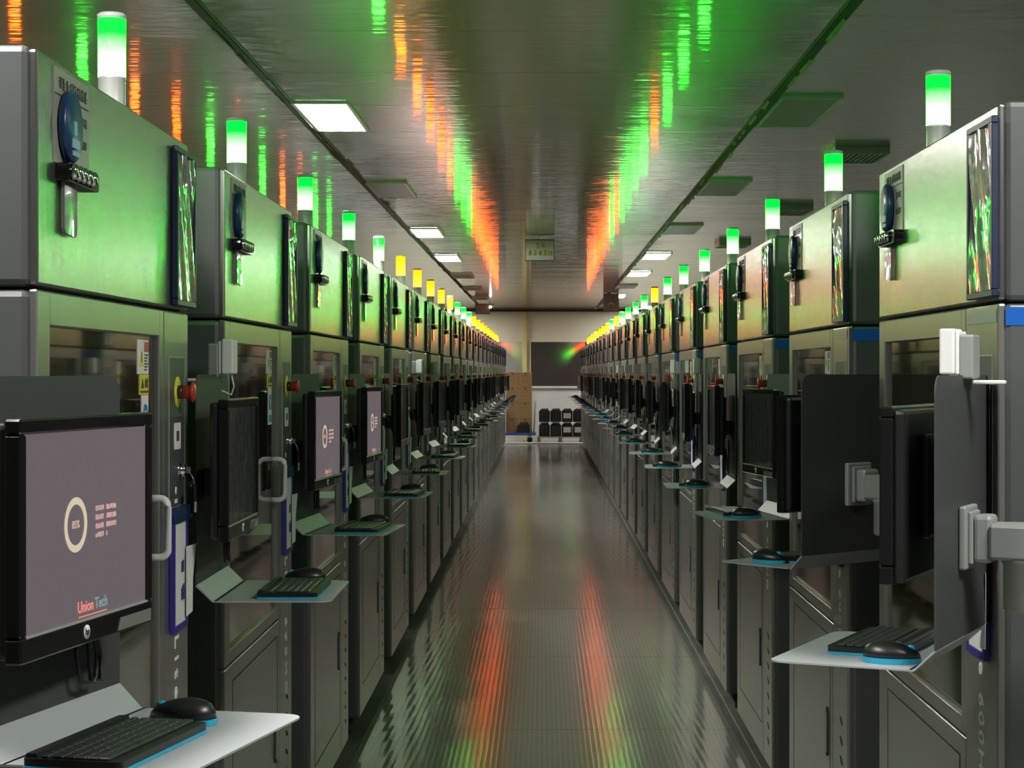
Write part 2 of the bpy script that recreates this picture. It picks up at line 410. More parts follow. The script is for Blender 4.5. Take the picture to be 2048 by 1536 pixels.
# ------------------------------------------------------------------ printer
W = 1.30; TOP = 2.13; SEAM = 1.745
def make_printer(ext):
    """front on local y=0 facing -y; x runs from the viewer's left hand to the right; ext: +1 / -1 end that carries the signal light"""
    t = empty('resin_printer')
    xe0, xe1 = (0, W+.10) if ext > 0 else (-.10, W)
    mb = MB()
    mb.box(0, W, .012, .13, .09, SEAM-.003, 'paint', .012)
    mb.box(.004, W-.004, .134, 1.22, .09, SEAM-.003, 'paint', .010)
    mb.box(.02, W-.02, .03, 1.2, .12, SEAM, 'dark')
    mb.build('cabinet', t)
    mb = MB()
    mb.box(0, W, .012, .13, SEAM+.001, TOP, 'paint', .012)
    mb.box(xe0+.004, xe1-.004, .134, 1.22, SEAM+.001, TOP, 'paint', .010)
    mb.box(.02, W-.02, .03, 1.2, SEAM-.01, TOP-.02, 'dark')
    mb.build('upper_housing', t)
    mb = MB(); mb.box(.008, W-.004, 0, .016, SEAM+.004, TOP-.006, 'panel', .005); mb.build('upper_panel', t)
    # window door
    mb = MB(); wx0, wx1, wz0, wz1 = .085, .975, .90, 1.685; dx0, dx1, dz0, dz1 = .008, 1.016, .862, SEAM-.003
    mb.box(dx0, wx0, 0, .016, dz0, dz1, 'door', .003, 1); mb.box(wx1, dx1, 0, .016, dz0, dz1, 'door', .003, 1)
    mb.box(wx0-.003, wx1+.003, 0, .016, wz1, dz1, 'door', .003, 1); mb.box(wx0-.003, wx1+.003, 0, .016, dz0, wz0, 'door', .003, 1)
    mb.box(wx0, wx1, .0005, .004, wz0-.004, wz0+.001, 'groove')
    d = mb.build('window_door', t)
    mb = MB(); mb.box(wx0-.002, wx1+.002, .010, .015, wz0-.002, wz1+.002, 'glass'); mb.build('window_pane', d)
    # pull handle
    pts = []
    hx = .925; hz0, hz1 = 1.222, 1.356
    for k in range(13):
        a = PI/2*k/6
    path = [(hx, .012, hz1-.006), (hx, -.006, hz1-.006)]
    for k in range(7):
        a = R(90-15*k); path.append((hx, -.010-.018*math.cos(a), hz1-.006-.018+.018*math.sin(a)))
    for k in range(7):
        a = R(-15*k); path.append((hx, -.010-.018*math.cos(a), hz0+.006+.018+.018*math.sin(a)))
    path += [(hx, -.006, hz0+.006), (hx, .012, hz0+.006)]
    mb = MB(); mb.tube(path, .0065, 'grey_handle', 10, 1.2); o = mb.build('door_handle', d); o['label'] = 'light grey looped pull handle'
    # stickers on the glass
    mb = MB(); mb.box(.80, .905, .0085, .0098, 1.607, 1.676, 'paper'); mb.prism([(.812, 1.622), (.856, 1.622), (.834, 1.664)], 'xz', .0078, .0086, 'yellow')
    mb.box(.832, .836, .0070, .0079, 1.630, 1.65, 'ink')
    mb.box(.862, .900, .0078, .0086, 1.652, 1.672, 'red_label')
    for q in range(6): mb.box(.864, .898-.006*(q % 3), .0078, .0086, 1.644-.006*q, 1.647-.006*q, 'ink')
    mb.build('warning_label', d)
    mb = MB(); mb.box(.82, .905, .0083, .0098, 1.565, 1.606, 'yellow'); mb.glyphs(.865, .90, 1.578, 1.600, 3, .0082, 'ink', 5)
    mb.prism([(.83, 1.578), (.858, 1.578), (.844, 1.598)], 'xz', .0074, .0084, 'ink'); mb.box(.825, .90, .0074, .0084, 1.569, 1.573, 'ink')
    mb.build('caution_label', d)
    mb = MB(); mb.box(.84, .905, .0086, .0098, 1.455, 1.564, 'paper'); mb.lathe([(.024, -.0008), (.024, .0006)], (.873, .0084, 1.522), 'y', 'blue_label', 20)
    mb.box(.868, .878, .0068, .0080, 1.510, 1.532, 'paper')
    mb.box(.850, .896, .0078, .0088, 1.463, 1.484, 'blue_label'); mb.build('notice_label', d)
    # lower door with bent seam lines
    mb = MB(); mb.box(.008, 1.016, 0, .016, .095, .856, 'door', .003, 1)
    mb.box(.008, 1.016, -.0006, .0004, .8535, .856, 'groove')
    mb.box(.13, .965, -.0006, .0004, .809, .8115, 'groove'); mb.box(.13, .965, -.0008, .0004, .8115, .8145, 'dark')
    mb.box(.962, .966, -.0008, .0004, .222, .812, 'dark'); mb.box(.13, .966, -.0008, .0004, .220, .2235, 'dark'); mb.box(.13, .1325, -.0008, .0004, .222, .812, 'dark')
    ld = mb.build('lower_door', t)
    mb = MB(); mb.prism(rrect(.900, .930, .44, .59, .014), 'xz', -.004, .0, 'dark'); mb.prism(rrect(.905, .925, .45, .575, .009), 'xz', -.007, -.0035, 'cast'); mb.build('door_latch', ld)
    # control column
    mb = MB(); mb.box(1.022, W-.004, 0, .016, .095, SEAM-.003, 'door', .004, 2)
    col = mb.build('control_column', t)
    mb = MB(); z0, z1, x0, x1 = 1.315, 1.645, 1.075, 1.255
    for a in ((x0, x1, z1-.003, z1), (x0, x1, z0, z0+.003), (x0, x0+.003, z0, z1), (x1-.003, x1, z0, z1)):
        mb.box(a[0], a[1], -.0012, .0004, a[2], a[3], 'groove')
    mb.box(x0+.003, x1-.003, -.0008, .0004, z0+.003, z1-.003, 'paint')
    cp = mb.build('control_panel', col)
    mb = MB(); mb.lathe([(.034, -.003), (.034, .0)], (1.165, 0, 1.567), 'y', 'yellow', 24); mb.lathe([(.015, -.014), (.015, -.003)], (1.165, 0, 1.567), 'y', 'black', 20)
    mb.lathe([(.017, -.040), (.0215, -.038), (.0225, -.034), (.0155, -.030), (.0145, -.014)], (1.165, 0, 1.567), 'y', 'red', 20)
    mb.build('emergency_stop', col)
    mb = MB(); mb.prism(rrect(1.128, 1.202, 1.442, 1.500, .006), 'xz', -.002, -.0006, 'paper')
    for q in range(9): mb.box(1.152+q*.0032, 1.152+q*.0032+.0014, -.0026, -.0018, 1.460, 1.482, 'ink')
    mb.build('barcode_label', col)
    mb = MB(); mb.lathe([(.012, -.016), (.014, -.012), (.014, -.004), (.019, -.003), (.019, 0)], (1.19, 0, 1.395), 'y', 'chrome', 20)
    mb.box(1.188, 1.192, -.026, -.014, 1.388, 1.402, 'chrome'); mb.build('key_switch', col)
    mb = MB(); mb.tube([(1.19, -.024, 1.39), (1.19, -.032, 1.375), (1.19, -.034, 1.36)], .0015, 'steel'); mb.prism([(1.178, 1.365), (1.204, 1.36), (1.200, 1.325), (1.184, 1.327)], 'xz', -.038, -.034, 'black')
    mb.box(1.186, 1.199, -.0375, -.0345, 1.302, 1.326, 'torn'); o = mb.build('key_tag', col)
    mb = MB(); mb.lathe([(.009, -.0018), (.009, -.0005)], (1.15, 0, 1.352), 'y', 'text', 14); mb.box(1.135, 1.165, -.0018, -.0005, 1.325, 1.334, 'text'); mb.build('panel_marking', col)
    # ventilation slots: curved louvres
    for k in range(8):
        zc = .595-.0577*k; mb = MB(); pts = []
        for q in range(7):
            u = q/6; pts.append((1.160+.042*u, zc-.017*(u**1.6)+.012))
        lo = [(x, z-.014*math.sin(PI*(.15+.7*i/6))) for i, (x, z) in enumerate(pts)][::-1]
        mb.prism(pts+lo, 'xz', -.0012, .0005, 'dark'); mb.build('vent_slot', col)
    # lettering
    mb = MB(); zc = .82 if ext > 0 else .945; L = .42 if ext > 0 else .36
    mb.text('Lite 600HD', .060, facing(1.160, -.0006, zc, -PI/2), 'text', spacing=1.55 if ext > 0 else 1.25)
    mb.build('lettering', col)
    # film strips (right row)
    if ext < 0:
        mb = MB(); mb.box(1.03, W-.012, -.0012, .0, SEAM-.038, SEAM-.014, 'film_grey'); mb.box(W-.0005, W+.0012, .014, .26, SEAM-.045, SEAM-.010, 'film_blue')
        o = mb.build('film_strip', t)
        o['label'] = 'blue and grey protective film strip'
    # feet
    for x in (.14, W-.14):
        for y in (.10, 1.08):
            mb = MB(); mb.lathe([(.045, 0), (.045, .018), (.030, .032), (.014, .038), (.014, .10)], (x, y, 0), 'z', 'rubber', 14); mb.build('foot', t)
    # notice sheet, upper left hand
    mb = MB(); mb.box(.10, .34, -.0025, .0, 1.955, 2.112, 'sheet'); mb.glyphs(.125, .325, 2.078, 2.100, 8, -.003, 'ink', 9); mb.box(.105, .335, -.0035, -.002, 2.068, 2.070, 'ink')
    for q in range(2): mb.glyphs(.255, .325, 2.035-.04*q, 2.052-.04*q, 3, -.003, 'ink', 20+q)
    o = mb.build('notice_sheet', t)
    mb = MB(); mb.prism(rrect(.115, .335, 1.925, 1.957, .012), 'xz', -.022, .0, 'black_gloss'); nb = mb.build('key_hanger', t)
    for k in range(5):
        mb = MB(); mb.lathe([(.008, -.034), (.013, -.031), (.014, -.022)], (.137+.034*k, 0, 1.942), 'y', 'chrome', 16); mb.build('chrome_knob', nb)
    mb = MB()
    mb.prism([(.14, 1.928), (.225, 1.928), (.225, 1.845), (.215, 1.838), (.15, 1.842), (.14, 1.85)], 'xz', -.010, -.004, 'wrinkle'); mb.build('hanging_card_sleeve', nb)
    # signal light
    sx = W+.055 if ext > 0 else -.052
    sy = .185 if ext > 0 else .165
    z0, z1 = (EYE+.675, EYE+.808) if ext > 0 else (EYE+.645, EYE+.775)
    base = empty('signal_light', (sx, sy, TOP)); base.parent = t
    mb = MB(); mb.lathe([(.036, -.002), (.036, .006), (.031, .010), (.031, z0-TOP-.004), (.033, z0-TOP)], (0, 0, 0), 'z', 'alu', 20); mb.build('post', base)
    mb = MB(); mb.lathe([(.0315, z0-TOP), (.0315, z1-TOP)], (0, 0, 0), 'z', 'green', 20); mb.build('lens', base)
    mb = MB(); mb.lathe([(.033, z1-TOP), (.033, z1-TOP+.010), (.028, z1-TOP+.014)], (0, 0, 0), 'z', 'white', 20); mb.build('cap', base)
    return t

# ------------------------------------------------------------------ monitor stand on its swing arm
def make_stand():
    t = empty('monitor_stand')
    mb = MB(); mb.prism(rrect(-.22, .22, 1.125, 1.605, .03, corners=(1, 1, 0, 0)), 'xz', 0, .003, 'plate', 0); mb.build('back_plate', t)
    mb = MB()   # bent shelf: flap then tray
    prof = [(0.0, 1.127), (-.036, 1.091), (-.038, 1.090), (-.045, 1.090), (-.045, 1.087), (-.036, 1.087), (.003, 1.124)]
    mb.prism([(y, z) for y, z in prof], 'yz', -.22, .22, 'stand')
    mb.prism(rrect(-.22, .22, -.305, -.04, .03, corners=(0, 0, 1, 1)), 'xy', 1.087, 1.090, 'stand')
    mb.build('shelf', t)
    mb = MB(); mb.box(-.05, .05, .004, .018, 1.25, 1.366, 'cast', .004); mb.box(-.035, .035, .018, .026, 1.26, 1.356, 'cast', .003)
    a = mb.build('mount_block', t)
    mb = MB()
    mb.box(-.03, .03, .026, .060, 1.262, 1.350, 'cast', .008)
    mb.prism([(-.038, .055), (.038, .055), (.05, .15), (.03, .175), (-.03, .175), (-.05, .15)], 'xy', 1.270, 1.335, 'cast', .006)
    for zz in (1.272, 1.340): mb.lathe([(.004, -.036), (.004, -.029)], (0, .045, zz), 'x', 'chrome', 10)
    mb.build('swing_knuckle', t)
    mb = MB(); mb.lathe([(.034, 1.175), (.040, 1.180), (.040, 1.262), (.043, 1.264), (.043, 1.275), (.040, 1.277), (.040, 1.300)], (0, .115, 0), 'z', 'cast', 24)
    mb.lathe([(.003, -.043), (.003, -.038)], (0, .115, 1.212), 'x', 'chrome', 8)
    mb.build('pivot_post', t)
    # link arm from the pivot back to the machine side
    mb = MB(); mb.box(-.030, .030, .13, .30, 1.185, 1.250, 'cast', .012); mb.build('link_arm', t)
    # cable loop under the screen
    mb = MB(); rr = random.Random(4)
    for q in range(2):
        pts = [(.02+q*.03, -.03, 1.26), (.03+q*.04, -.022, 1.20), (.05+q*.03, -.020, 1.155), (.085+q*.02, -.022, 1.150), (.10+q*.01, -.02, 1.19), (.085, -.018, 1.25), (.06, -.016, 1.30)]
        mb.tube(pts, .0035, 'black', 6)
    mb.build('cable', t)
    return t
def make_monitor(kind):
    t = empty('monitor')
    zc = 1.399; hw, hh = .2075, .131
    mb = MB()
    for a in ((-hw-.018, hw+.018, hh, hh+.020), (-hw-.018, hw+.018, -hh-.034, -hh), (-hw-.018, -hw, -hh, hh), (hw, hw+.018, -hh, hh)):
        mb.box(a[0], a[1], -.092, -.068, zc+a[2], zc+a[3], 'black_gloss', .003, 1)
    mb.box(-hw, hw, -.091, -.088, zc-hh-.003, zc-hh+.001, 'groove')
    mb.build('bezel', t)
    mb = MB(); mb.box(-hw-.012, hw+.012, -.070, -.048, zc-hh-.03, zc+hh+.014, 'black', .008)
    mb.box(-.11, .11, -.050, -.030, zc-.09, zc+.10, 'black', .008)
    mb.box(-.04, .04, -.032, -.0005, zc-.075, zc-.01, 'black', .004); mb.build('back_shell', t)
    mb = MB(); mb.box(-hw-.001, hw+.001, -.087, -.075, zc-hh-.001, zc+hh+.001, 'screen' if kind == 'on' else 'filmscreen'); s = mb.build('screen', t)
    if kind == 'on':
        y = -.0872
        mb = MB(); n = 40; ro, ri = .038, .028
        tt = bmesh.new(); A = []; B = []
        for k in range(n):
            a = 2*PI*k/n; A.append(tt.verts.new((ro*math.cos(a), 0, ro*math.sin(a)))); B.append(tt.verts.new((ri*math.cos(a), 0, ri*math.sin(a))))
        for k in range(n): tt.faces.new((A[k], A[(k+1) % n], B[(k+1) % n], B[k]))
        mb.merge(tt, 'scr_ring', mtx=Matrix.Translation((-.045, y-.0004, zc+.002))); mb.build('progress_ring', s)
        mb = MB(); mb.text('85%', .015, facing(-.045, y-.0004, zc+.002), 'scr_pink', thick=.0002)
        for q, n_ in enumerate((8, 8, 8, 5)):
            zz = zc+.020-.0125*q
            mb.glyphs(.022, .052, zz-.004, zz+.004, 5, y, 'scr_pink', 30+q, .0004); mb.glyphs(.060, .060+.0045*(8 if q < 3 else 1), zz-.004, zz+.004, 8 if q < 3 else 1, y, 'scr_pink', 40+q, .0004)
        mb.build('screen_text', s)
        mb = MB(); mb.text('Union', .022, facing(-.012, y-.0004, zc-.114), 'scr_red', thick=.0002); mb.text('Tech', .022, facing(.042, y-.0004, zc-.114), 'scr_teal', thick=.0002)
        mb.box(-.035, .062, y-.0005, y, zc-.1275, zc-.126, 'scr_red'); mb.build('screen_logo', s)
    mb = MB(); mb.lathe([(.010, -.0012), (.010, 0)], (-.02, -.092, zc-hh-.017), 'y', 'text', 20); mb.text('hp', .014, facing(-.02, -.0938, zc-hh-.0165), 'ink', thick=.0003); mb.build('maker_badge', t)
    mb = MB()
    mb.prism([(.09, zc-hh-.03), (.215, zc-hh-.03), (.215, zc-hh-.012), (.10, zc-hh-.012)], 'xz', -.0935, -.0915, 'wrinkle'); mb.build('film_scrap', t)
    return t
def make_keyboard():
    t = empty('keyboard')   # length along x, user on -y
    L, D_ = .300, .142
    mb = MB(); mb.prism(rrect(-L/2, L/2, -D_/2, D_/2, .010), 'xy', .0, .0045, 'cyan'); mb.build('base', t)
    mb = MB(); mb.prism(rrect(-L/2+.001, L/2-.001, -D_/2+.001, D_/2-.001, .010), 'xy', .0048, .0145, 'black')
    mb.prism([(D_/2-.022, .0140), (D_/2-.004, .0140), (D_/2-.006, .0205), (D_/2-.020, .0205)], 'yz', -L/2+.006, L/2-.006, 'black')
    rows = [(15, 1), (14, 1), (14, 1), (13, 1), (12, 1), (0, 1)]
    y = D_/2-.026
    kh = .0155
    for r_i in range(6):
        yy1 = y-r_i*.0162; yy0 = yy1-(.0105 if r_i == 0 else .0145)
        if r_i < 5:
            n = rows[r_i][0]; cw = (L-.012)/n
            for k in range(n): mb.box(-L/2+.006+k*cw+.0009, -L/2+.006+(k+1)*cw-.0009, yy0, yy1, .0142, .0185, 'keycap', .0012, 1)
        else:
            for a, b_ in ((0, .045), (.045, .075), (.075, .105), (.105, .195), (.195, .22), (.22, .25), (.25, .288)):
                mb.box(-L/2+.006+a+.0009, -L/2+.006+b_-.0009, yy0, yy1, .0142, .0185, 'keycap', .0012, 1)
    mb.build('key_deck', t)
    return t
def make_mouse():
    t = empty('mouse')      # nose towards +y
    def shell(z0, z1, sx, sy, m, name):
        b_ = bmesh.new(); bmesh.ops.create_uvsphere(b_, u_segments=24, v_segments=12, radius=1)
        for v in b_.verts:
            x, y, z = v.co
            v.co = Vector((x*sx*(1-.12*y), y*sy, z0+(max(z, 0)**.8)*(z1-z0)*(1-.22*y)))
        mb = MB(); mb.merge(b_, m, True); return mb.build(name, t)
    shell(.009, .038, .031, .052, 'black', 'shell')
    mb = MB(); pts = [(.0315*math.cos(2*PI*k/28)*(1-.12*math.sin(2*PI*k/28)), .053*math.sin(2*PI*k/28)) for k in range(28)]
    mb.prism(pts, 'xy', .0, .0095, 'cyan'); mb.build('base', t)
    mb = MB(); mb.lathe([(.008, -.004), (.008, .004)], (0, .034, .0245), 'x', 'cyan', 16); mb.build('scroll_wheel', t)
    return t
def make_holder():
    t = empty('document_holder')    # framed plastic pocket on the upper panel, local x 0..W
    mb = MB(); x0, x1, z0, z1 = 1.095, 1.315, 1.755, 2.10
    for a in ((x0, x1, z0, z0+.014), (x0, x1, z1-.014, z1), (x0, x0+.014, z0+.014, z1-.014), (x1-.014, x1, z0+.014, z1-.014)):
        mb.box(a[0], a[1], -.016, -.002, a[2], a[3], 'navy', .002, 1)
    mb.build('frame', t)
    mb = MB(); tt = bmesh.new(); n = 12
    g = [[tt.verts.new((x0+.012+(x1-x0-.024)*i/n, -.013-.003*math.sin(i*1.1+j_*.7), z0+.012+(z1-z0-.024)*j_/n)) for j_ in range(n+1)] for i in range(n+1)]
    for i in range(n):
        for j_ in range(n): tt.faces.new((g[i][j_], g[i+1][j_], g[i+1][j_+1], g[i][j_+1]))
    mb.merge(tt, 'wrinkle', True); mb.box(x0+.012, x1-.012, -.008, -.003, z0+.012, z1-.012, 'sheet'); mb.build('sleeved_sheet', t)
    return t
def make_disc():
    t = empty('key_disc')
    mb = MB(); mb.lathe([(.056, -.003), (.060, -.006), (.060, -.014), (.056, -.018)], (.178, 0, 2.020), 'y', 'disc', 32); mb.build('disc_body', t)
    mb = MB(); mb.box(.168, .188, -.0195, -.0178, 2.006, 2.030, 'disc_print'); mb.box(.155, .205, -.0195, -.0178, 1.985, 2.000, 'disc_print'); mb.box(.158, .206, -.0195, -.0178, 1.972, 1.980, 'disc_print'); mb.build('print', t)
    mb = MB(); mb.tube([(.165, -.002, 2.073), (.165, -.010, 2.078), (.165, -.015, 2.072), (.165, -.012, 2.066)], .002, 'chrome', 6); mb.build('hook', t)
    return t
def make_clip():
    t = empty('clipboard')     # violet framed pocket on the control column
    mb = MB(); x0, x1, z0, z1 = 1.075, 1.235, 1.048, 1.305
    mb.box(x0, x1, -.012, -.002, z0, z0+.014, 'purple'); mb.box(x0, x0+.014, -.012, -.002, z0+.014, z1, 'purple'); mb.box(x1-.014, x1, -.012, -.002, z0+.014, z1, 'purple')
    mb.box(x0, x1, -.016, -.002, z1-.02, z1+.012, 'disc'); mb.build('frame', t)
    mb = MB(); mb.box(x0+.013, x1-.013, -.009, -.0025, z0+.012, z1-.015, 'paper')
    mb.glyphs(x0+.09, x0+.13, z0+.06, z0+.10, 2, -.0094, 'purple', 3); mb.glyphs(x0+.09, x0+.13, z0+.12, z0+.15, 2, -.0094, 'purple', 8)
    mb.build('sheet', t)
    mb = MB(); tt = bmesh.new(); pr = [(1.205, -.013, 1.225), (1.285, -.020, 1.225), (1.268, -.016, 1.15), (1.264, -.016, 1.075), (1.205, -.013, 1.07)]
    a = [tt.verts.new(p) for p in pr]; b_ = [tt.verts.new((p[0], p[1]-.0008, p[2])) for p in pr]
    tt.faces.new(a); tt.faces.new(b_[::-1])
    for i in range(5): tt.faces.new((a[i], b_[i], b_[(i+1) % 5], a[(i+1) % 5]))
    bmesh.ops.recalc_face_normals(tt, faces=tt.faces[:]); mb.merge(tt, 'paper'); o = mb.build('loose_sheet', t); o['label'] = 'curling white sheet'
    return t
def make_scanner():
    t = empty('card_reader')   # white slim box clipped on the top of a stand plate, origin at clip point
    mb = MB(); mb.box(-.035, .035, -.040, -.012, .0, .085, 'white', .004); mb.box(-.030, .030, -.012, -.004, .0, .080, 'white', .002); mb.build('case', t)
    mb = MB(); mb.box(-.03, .03, -.004, .022, -.008, .074, 'cast', .004); mb.build('bracket', t)
    mb = MB(); mb.box(-.012, .012, .016, .075, -.018, -.010, 'white', .003); mb.build('shelf_arm', t)
    mb = MB(); mb.tube([(0, -.03, .002), (.01, -.035, -.03), (.0, -.03, -.05), (-.02, -.01, -.04)], .002, 'white', 6); mb.build('lead', t)
    return t

PR = {1: make_printer(1), -1: make_printer(-1)}
ST = make_stand(); MO = {'on': make_monitor('on'), 'film': make_monitor('film')}; KB = make_keyboard(); MS = make_mouse()
HO = make_holder(); DI = make_disc(); CL = make_clip(); SC = make_scanner()
protos = list(PR.values())+[ST, KB, MS, HO, DI, CL, SC]+list(MO.values())
lens_mesh = {}
for s_, p in PR.items():
    base = [c for c in p.children if c.name.startswith('signal_light')][0]
    ln = [c for c in base.children if c.name.startswith('lens')][0]
    g = ln.data; o2 = g.copy(); o2.materials.clear(); o2.materials.append(M['orange']); lens_mesh[s_] = {'G': g, 'O': o2}

SMALL = ('warning_label', 'caution_label', 'notice_label', 'key_tag', 'panel_marking', 'barcode_label', 'chrome_knob', 'film_strip', 'film_scrap', 'maker_badge', 'screen_logo', 'screen_text', 'progress_ring', 'lead', 'print', 'hook', 'cable')
LCOL = 'GGGGGOOOOOGGGOOOOOOOOO'
RCOL = 'GGGGGGGOGGGGOGOOOOOOOO'
PITCH_L, PITCH_R = 1.792, 1.800
XL, XR = -0.80, 0.872
def place(proto, loc, rz, skip=()):
    c = copy_tree(proto, None, skip); c.location = loc; c.rotation_euler = (0, 0, rz); return c
def set_lens(c, s_, col):
    for a in c.children:
        if a.name.startswith('signal_light'):
            for l in a.children:
                if l.name.startswith('lens'): l.data = lens_mesh[s_][col]
stand_over = {('left', 0): ((-.7065, 2.766), 77), ('right', 0): ((.775, 3.53), -115), ('right', 1): ((.850, 5.20), -139), ('right', 2): ((.880, 7.015), -82),
              ('left', 2): ((-.785, 6.37), 85)}
for side in ('left', 'right'):
    s_ = 1 if side == 'left' else -1
    for i in range(22):
        pos = ORD[i]
        col = (LCOL if s_ > 0 else RCOL)[i]; cw = 'green' if col == 'G' else 'orange'
        skip = SMALL if i > 8 else (('film_strip',) if i > 6 else ())
        if s_ > 0: y0 = 3.03+PITCH_L*i; loc = (XL, y0, 0); rz = PI/2
        else: y0 = 3.66+PITCH_R*i; loc = (XR, y0+W, 0); rz = -PI/2
        c = place(PR[s_], loc, rz, skip); set_lens(c, s_, col)
        tag(c, 'charcoal resin printer with glowing %s signal light, %s from the camera in %s row' % (cw, pos, side) if i not in (0, 21) else 'charcoal resin printer with glowing %s signal light, %s the camera in %s row' % (cw, 'nearest' if i == 0 else 'farthest from', side), 'printer', 'resin printers of the %s row' % side)
        beside = 'on the %s printer of the %s row' % (pos, side)
        c = place(HO, loc, rz, skip); tag(c, 'navy-framed clear document pocket %s' % beside, 'document holder', 'framed document pockets on the printers')
        c = place(DI, loc, rz, skip); tag(c, 'round blue tag hanging over the notice %s' % beside, 'tag', 'blue round tags on the printers')
        if i < 5 or (i < 8 and s_ > 0):
            c = place(CL, loc, rz, skip); tag(c, 'violet-blue framed sheet pocket with loose paper %s' % beside, 'document holder', 'violet sheet pockets low on the printers')
        # the stand in the gap at the viewer's left hand
        if s_ > 0: gx, gy, r_ = -.785, y0-.25, 90
        else: gx, gy, r_ = .866, y0-.25, -90
        jit = random.uniform(-4, 4) if i > 2 else 0
        gx += random.uniform(-.012, .008)*s_ if i > 2 else 0
        if (side, i) in stand_over: (gx, gy), r_ = stand_over[(side, i)]
        r_ = R(r_+jit)
        mtx = Matrix.Translation((gx, gy, 0)) @ Matrix.Rotation(r_, 4, 'Z')
        bes = 'just before the %s printer of the %s row' % (pos, side)
        c = place(ST, (gx, gy, 0), r_, skip+(('link_arm',) if (side, i) == ('right', 1) else ())); tag(c, 'grey swing-arm stand with shelf %s' % bes, 'monitor stand', 'swing-arm stands of the %s row' % side)
        kd = 'on' if (s_ > 0 and i in (0, 2, 3)) else 'film'
        p = mtx @ Vector(((-.080 if i == 0 else -.07 if i == 2 else -.11) if s_ > 0 else -.01, -.007 if i == 0 else 0, 0)); c = place(MO[kd], p, r_+(R(3) if (side, i) == ('left', 0) else 0), skip)
        tag(c, ('monitor with lit purple-grey screen ' if kd == 'on' else 'film-covered black monitor ')+bes, 'monitor', 'monitors of the %s row' % side)
        kx, ky, ka = (-.035, -.20, 0) if s_ > 0 else (-.045, -.175, 0)
        if side == 'left' and i == 0: kx, ky, ka = (-.097, -.150, 1)
        if side == 'right' and i == 0: kx, ky, ka = (-.052, -.160, 0)
        if i > 2: kx += random.uniform(-.015, .015); ky += random.uniform(-.01, .02); ka = random.uniform(-4, 4)
        p = mtx @ Vector((kx, ky, 1.0905)); c = place(KB, p, r_+R(ka), skip)
        tag(c, 'black and cyan keyboard on shelf %s' % bes, 'keyboard', 'keyboards of the %s row' % side)
        p = mtx @ Vector((kx+(.203 if i == 0 else .195) if s_ > 0 else kx+.198, ky if i else (ky-.005 if s_ > 0 else ky+.066), 1.0905)); c = place(MS, p, r_+R(ka+random.uniform(-8, 8)), skip)
        tag(c, 'black and cyan mouse on shelf %s' % bes, 'mouse', 'mice of the %s row' % side)
        if (side, i) in (('left', 1), ('right', 0), ('left', 5), ('left', 6), ('right', 5), ('right', 4), ('right', 7), ('right', 8), ('right', 9), ('right', 10), ('right', 21)):
            p = mtx @ Vector(({('left', 1): .08, ('right', 0): -.02}.get((side, i), .1), .0, 1.606)); c = place(SC, p, r_, skip)
            tag(c, 'slim white box atop the stand %s' % bes, 'card reader', 'white boxes on the monitor stands')
# printers of the next aisle, seen only by their lights mirrored in the ceiling
for k, col in enumerate('GOGOOGOGOOGG'):
    c = place(PR[-1], (-3.52, 10.33+PITCH_R*k+W*0, 0), -PI/2, SMALL+('window_door', 'lower_door', 'notice_sheet', 'key_hanger', 'control_column')); set_lens(c, -1, col)
    tag(c, 'printer with %s signal light beyond the left row, %s of its row' % ('green' if col == 'G' else 'orange', ORD[k]), 'printer', 'printers of the neighbouring aisle')
for p in protos:
    def kill(o):
        for ch in list(o.children): kill(ch)
        bpy.data.objects.remove(o)
    kill(p)

# ------------------------------------------------------------------ things hanging from the ceiling
t = empty('hanging_sign', (-.0, 21.1, CEIL))
mb = MB(); mb.box(-.185, .135, -.012, .012, -.26, -.025, 'gap'); mb.box(-.178, .128, -.014, -.011, -.252, -.033, 'sign_face'); mb.build('board', t)
mb = MB(); mb.glyphs(-.085, .035, -.125, -.055, 2, -.0142, 'sign_yellow', 2, .002); mb.glyphs(-.165, .115, -.205, -.135, 5, -.0142, 'sign_yellow', 6, .002); mb.build('lettering', t)
mb = MB(); mb.tube([(-.03, 0, -.001), (-.03, 0, -.03)], .006, 'steel'); mb.build('hanger', t)
tag(t, 'small framed sign with yellow lettering hanging over the middle of the aisle', 'sign')
t = empty('hanging_box_sign', (-1.3, 39.5, CEIL))
mb = MB()
x0, x1, z0, z1 = -.07, .22, -.28, -.08
mb.box(x0, x1, -.03, .03, z0, z1, 'torn', .01); mb.build('box', t)
mb = MB(); mb.box(x0-.008, x1+.008, -.034, -.031, z0-.008, z0, 'ink'); mb.box(x0-.008, x1+.008, -.034, -.031, z1, z1+.008, 'ink'); mb.box(x0-.008, x0, -.034, -.031, z0, z1, 'ink'); mb.box(x1, x1+.008, -.034, -.031, z0, z1, 'ink'); mb.build('outline', t)
mb = MB(); mb.tube([(x0, 0, -.085), (x0, 0, -.001)], .006, 'ink'); mb.tube([(x1, 0, -.085), (x1, 0, -.001)], .006, 'ink'); mb.build('hanger', t)
mb = MB(); mb.lathe([(.022, -.05), (.028, -.04), (.028, -.02)], (.24, 0, -.14), 'y', 'spot', 16); o = mb.build('indicator_lamp', t); o['label'] = 'tiny bright white lamp'
tag(t, 'beige box sign with a bright dot hanging at the far left end', 'sign')
t = empty('arrow_sign', (1.30, 36.0, CEIL))
mb = MB(); mb.box(-.145, .145, -.012, .012, -.335, -.004, 'wall_dim'); mb.build('board', t)
mb = MB(); mb.prism([(-.08, -.22), (0, -.16), (.08, -.22), (.05, -.22), (0, -.19), (-.05, -.22)], 'xz', -.016, -.0122, 'white'); mb.build('arrow', t)
tag(t, 'pale square sign with a white chevron under the last lit panel at right', 'sign')

